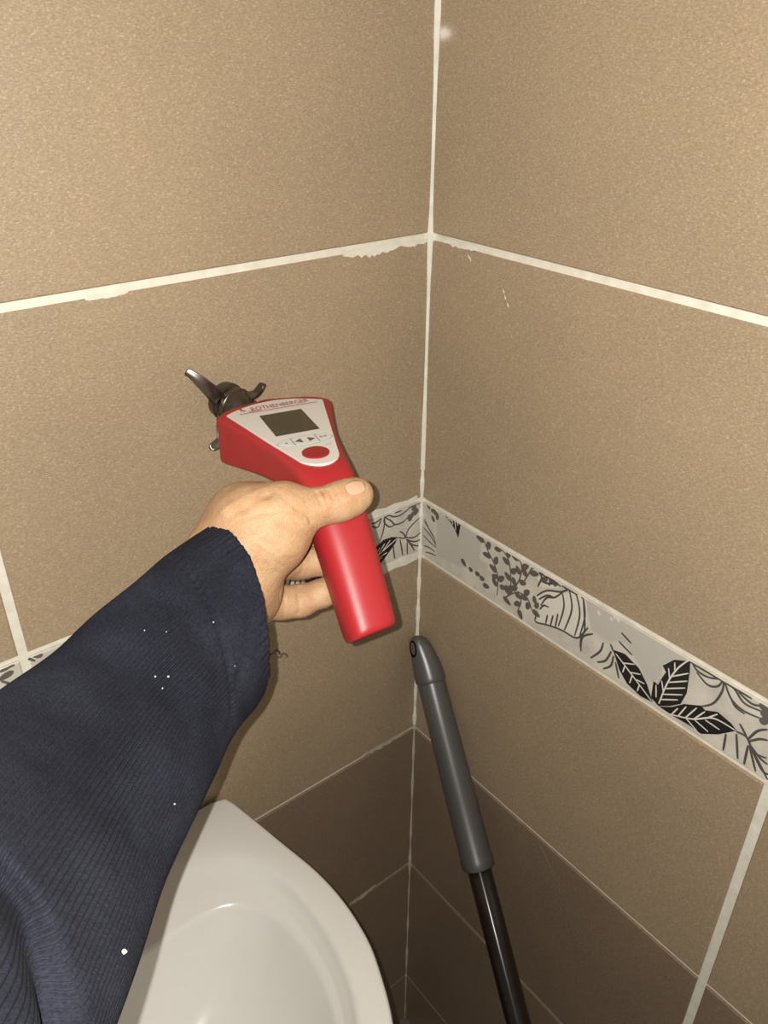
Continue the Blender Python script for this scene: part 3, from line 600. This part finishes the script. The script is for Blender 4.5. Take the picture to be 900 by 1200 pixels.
hand = mesh_obj('person', HV, HF, M_SKIN, None, True)
tag(hand, 'left arm in navy knit sleeve reaching in, hand gripping the red tool', 'person')
# thumbnail
nc = px(414, 573.5, .4745); nx = px(427, 572, .482)-px(404, 580, .476); nx /= np.linalg.norm(nx)
g0 = None
c_ = px(416.5, 572, .476)
for _ in range(12):
    s_ = hand_sdf(c_[None].astype(np.float32))[0]; g0 = grad(c_[None])[0]; c_ = c_-g0*float(s_)
nu = nx-g0*(nx@g0); nu /= np.linalg.norm(nu); nv = np.cross(g0, nu)
rows_ = []
for i in range(11):
    u = -1+2*i/10; ring = []
    wloc = .0056*(1-.18*max(0, u)**2)*math.sqrt(max(.08, 1-(abs(u)**5))) if u > 0 else .0056*math.sqrt(max(.05, 1-abs(u)**3.2))
    for j in range(9):
        p = c_+nu*u*.0068+nv*(wloc*(-1+2*j/8))+g0*.002
        for _ in range(6):
            s_ = float(hand_sdf(p[None].astype(np.float32))[0]); p = p-grad(p[None])[0]*(s_-.00045)
        ring.append(p)
    rows_.append(ring)
V = [p for r_ in rows_ for p in r_]; Fc = [(i*9+j, i*9+j+1, i*9+10+j, i*9+9+j) for i in range(10) for j in range(8)]
nail = mesh_obj('thumbnail', V, Fc, M_NAIL, hand, True); md = nail.modifiers.new('thick', 'SOLIDIFY'); md.thickness = .0006; md.offset = 0

# sleeve: (left contour px, right contour px, depth, half thickness towards the lens)
SL = [((240, 620), (308, 806), .464, .038), ((222, 631), (304, 816), .461, .039), ((203, 644), (296, 830), .455, .040), ((180, 662), (284, 846), .446, .039), ((130, 709), (262, 876), .426, .041), ((90, 745), (246, 908), .405, .043), ((50, 776), (223, 962), .380, .045), ((0, 813), (196, 1028), .350, .047), ((-60, 858), (166, 1105), .312, .048), ((-130, 915), (131, 1192), .272, .049), ((-220, 1000), (88, 1310), .232, .050), ((-330, 1130), (20, 1480), .200, .050)]
NA, RIB = 1040, 130
def sleeve_frame(L, R_, d, t, bulge):
    c = px((L[0]+R_[0])/2, (L[1]+R_[1])/2, d); u = (px(*R_, d)-px(*L, d))/2
    view = (CAM-c)/np.linalg.norm(CAM-c); v = view*t+bulge
    return c, u, v
fr = []; bls = []
for i, (L, R_, d, t) in enumerate(SL):
    bl = (RGT*30+UP*12)/FPX*d*max(0, 1-i*.18); c, u, v = sleeve_frame(L, R_, d, t, bl); bls.append(bl); fr.append(np.concatenate([c, u, v]))
FR = catmull(fr, 18); BL = catmull(bls, 18); nr = len(FR); th = np.linspace(0, 2*math.pi, NA, endpoint=False)
dist = np.concatenate([[0], np.cumsum(np.linalg.norm(np.diff(FR[:, :3], axis=0), axis=1))])
pts = np.empty((nr, NA, 3)); BASE = np.empty((nr, NA, 3)); NRM = np.empty((nr, NA, 3)); uvs = np.empty((nr, NA, 2))
noi = RNG.normal(size=(8, 4))
for i in range(nr):
    c, u, v = FR[i, :3], FR[i, 3:6], FR[i, 6:9]; s = dist[i]
    cs, sn = np.cos(th), np.sin(th); sq = np.sign(sn)*np.abs(sn)**.8; fr_ = max(0, 1-i/42)
    base = c+cs[:, None]*u+sq[:, None]*(v-BL[i])+(sn*(1-.42*cs*fr_))[:, None]*BL[i]
    BASE[i] = base
    nrm = np.cos(th)[:, None]*u/(u@u)+np.sin(th)[:, None]*v/(v@v); nrm /= np.linalg.norm(nrm, axis=1)[:, None]
    ribamp = .0009*min(1, max(0, (s-.030)/.02))
    rib = ribamp*(np.abs(np.cos(th*RIB/2))*2-1.3)
    fold = .0010*np.sin(s*55+2.2*np.cos(th+.6)+1.0)*np.exp(-((s-.10)/.07)**2)+.0007*np.sin(s*95+3*np.sin(th)+.5)*np.exp(-((s-.05)/.05)**2)+.0008*np.sin(s*38-2.5*np.cos(th)+2.0)
    wob = (.0005*np.sin(th*13)+.0003*np.sin(th*37+1)+.0003*np.sin(th*71))*max(0, 1-s/.012)
    NRM[i] = nrm
    pts[i] = base+nrm*(rib+fold+wob)[:, None]
    uvs[i, :, 0] = np.abs(th/math.pi-1); uvs[i, :, 1] = s*4
# deep crease at the lower left, stitched hem line and soft wrinkles, laid over the near side of the sleeve
def sleeve_line(pl):
    flatB = BASE.reshape(-1, 3); d = flatB-CAM; zz = d@FWD; X = 450+FPX*(d@RGT)/zz; Y = 600-FPX*(d@UP)/zz; face = np.tile(np.sin(th) > -.05, nr); out = []
    for x, y in pl:
        e_ = (X-x)**2+(Y-y)**2; e_[~face] = 1e9; out.append(flatB[np.argmin(e_)])
    return catmull(out, 6)
disp = np.zeros(nr*NA)
for pl, dep, sg in (([(-60, 985), (0, 1038), (30, 1080), (52, 1130), (72, 1200), (80, 1260)], -.0150, .0085), ([(-70, 1040), (-20, 1090), (10, 1140), (25, 1200)], .003, .012), ([(20, 1020), (60, 1080), (95, 1160), (110, 1230)], .0012, .010),
                    ([(198, 652), (232, 686), (254, 732), (266, 785), (272, 838)], -.0016, .0016), ([(205, 650), (240, 684), (262, 730), (274, 785)], .0009, .0022),
                    ([(296, 690), (288, 760), (268, 850)], -.0012, .0035), ([(145, 738), (175, 748), (215, 772), (236, 796)], .0024, .008), ([(125, 775), (160, 790), (200, 820), (225, 865)], -.0024, .008), ([(95, 815), (140, 840), (190, 895)], .0022, .010), ([(240, 625), (262, 655), (276, 700)], -.0012, .006), ([(40, 890), (95, 920), (160, 985)], -.0020, .011), ([(180, 700), (205, 712), (232, 745)], -.0018, .006)):
    Q = sleeve_line(pl); D2 = np.full(nr*NA, 1e9); B_ = BASE.reshape(-1, 3)
    for q in Q: D2 = np.minimum(D2, ((B_-q)**2).sum(1))
    disp += dep*np.exp(-D2/(sg*sg))
pts += NRM*disp.reshape(nr, NA)[..., None]
# rolled rim and inner lining at the wrist
axis0 = FR[0, :3]-FR[6, :3]; axis0 /= np.linalg.norm(axis0)
c0 = FR[0, :3]
pre = []
for sc_, ad_ in ((.62, -.05), (.80, -.03), (.90, -.012), (.94, -.003), (.965, .0006), (.985, .0008)):
    pre.append(c0+(pts[0]-c0)*sc_+axis0*ad_)
post = []
cE = FR[-1, :3]; axE = FR[-1, :3]-FR[-4, :3]; axE /= np.linalg.norm(axE)
for sc_, ad_ in ((.97, .012), (.86, .026), (.6, .037), (.25, .042)): post.append(cE+(pts[-1]-cE)*sc_+axE*ad_)
allr = pre+list(pts)+post
SV = np.concatenate(allr); nR = len(allr); uu = np.concatenate([np.tile(uvs[0], (len(pre), 1)), uvs.reshape(-1, 2), np.tile(uvs[-1], (len(post), 1))])
ii, jj = np.meshgrid(np.arange(nR-1), np.arange(NA), indexing='ij'); k2 = (jj+1) % NA
SF = np.stack([ii*NA+jj, ii*NA+k2, (ii+1)*NA+k2, (ii+1)*NA+jj], -1).reshape(-1, 4)
faces = [tuple(f) for f in SF.tolist()]+[tuple(range((nR-1)*NA, nR*NA))]
sleeve = mesh_obj('sleeve', SV, faces, M_KNIT, hand, True, uu); fix_normals(sleeve)
sleeve['label'] = 'navy blue ribbed knit sweater sleeve'
# bits of lint and a loose thread
def sleeve_hit(x, y):
    v = ray(x, y); d = (pts.reshape(-1, 3)-CAM); tt = d@v/(v@v); e_ = np.linalg.norm(d-tt[:, None]*v, axis=1)/tt
    near = np.where(e_ < .004)[0]; k = near[np.argmin(tt[near])]; return pts.reshape(-1, 3)[k]
for x, y, r_ in ((149, 1114, .0009), (185, 793, .0005), (200, 793, .0005), (192, 803, .0004), (254, 729, .0004), (170, 735, .0003), (195, 739, .0003), (207, 939, .0004), (278, 783, .0003)):
    p = sleeve_hit(x, y); bm = bmesh.new(); bmesh.ops.create_icosphere(bm, subdivisions=2, radius=r_)
    for v in bm.verts: v.co = v.co*(1+.25*random.uniform(-1, 1))+Vector(p+(CAM-p)/np.linalg.norm(CAM-p)*.0007)
    bm_obj('lint', bm, M_LINT, sleeve, True)
Q = catmull([px(306, 770, .458), px(314, 768, .455), px(320, 766, .455), px(323, 762, .456), px(327, 764, .457), px(328, 767, .457)], 6); rg = []
for i in range(len(Q)):
    t = Q[min(i+1, len(Q)-1)]-Q[max(i-1, 0)]; t /= np.linalg.norm(t); s_ = np.cross(t, FWD); s_ /= np.linalg.norm(s_); m_ = np.cross(s_, t)
    rg.append([Q[i]+.0005*(s_*math.cos(q)+m_*math.sin(q)) for q in np.linspace(0, 2*math.pi, 8, endpoint=False)])
V, Fc = loft(rg); fix_normals(mesh_obj('loose_thread', V, Fc, M_KNIT, sleeve, True))
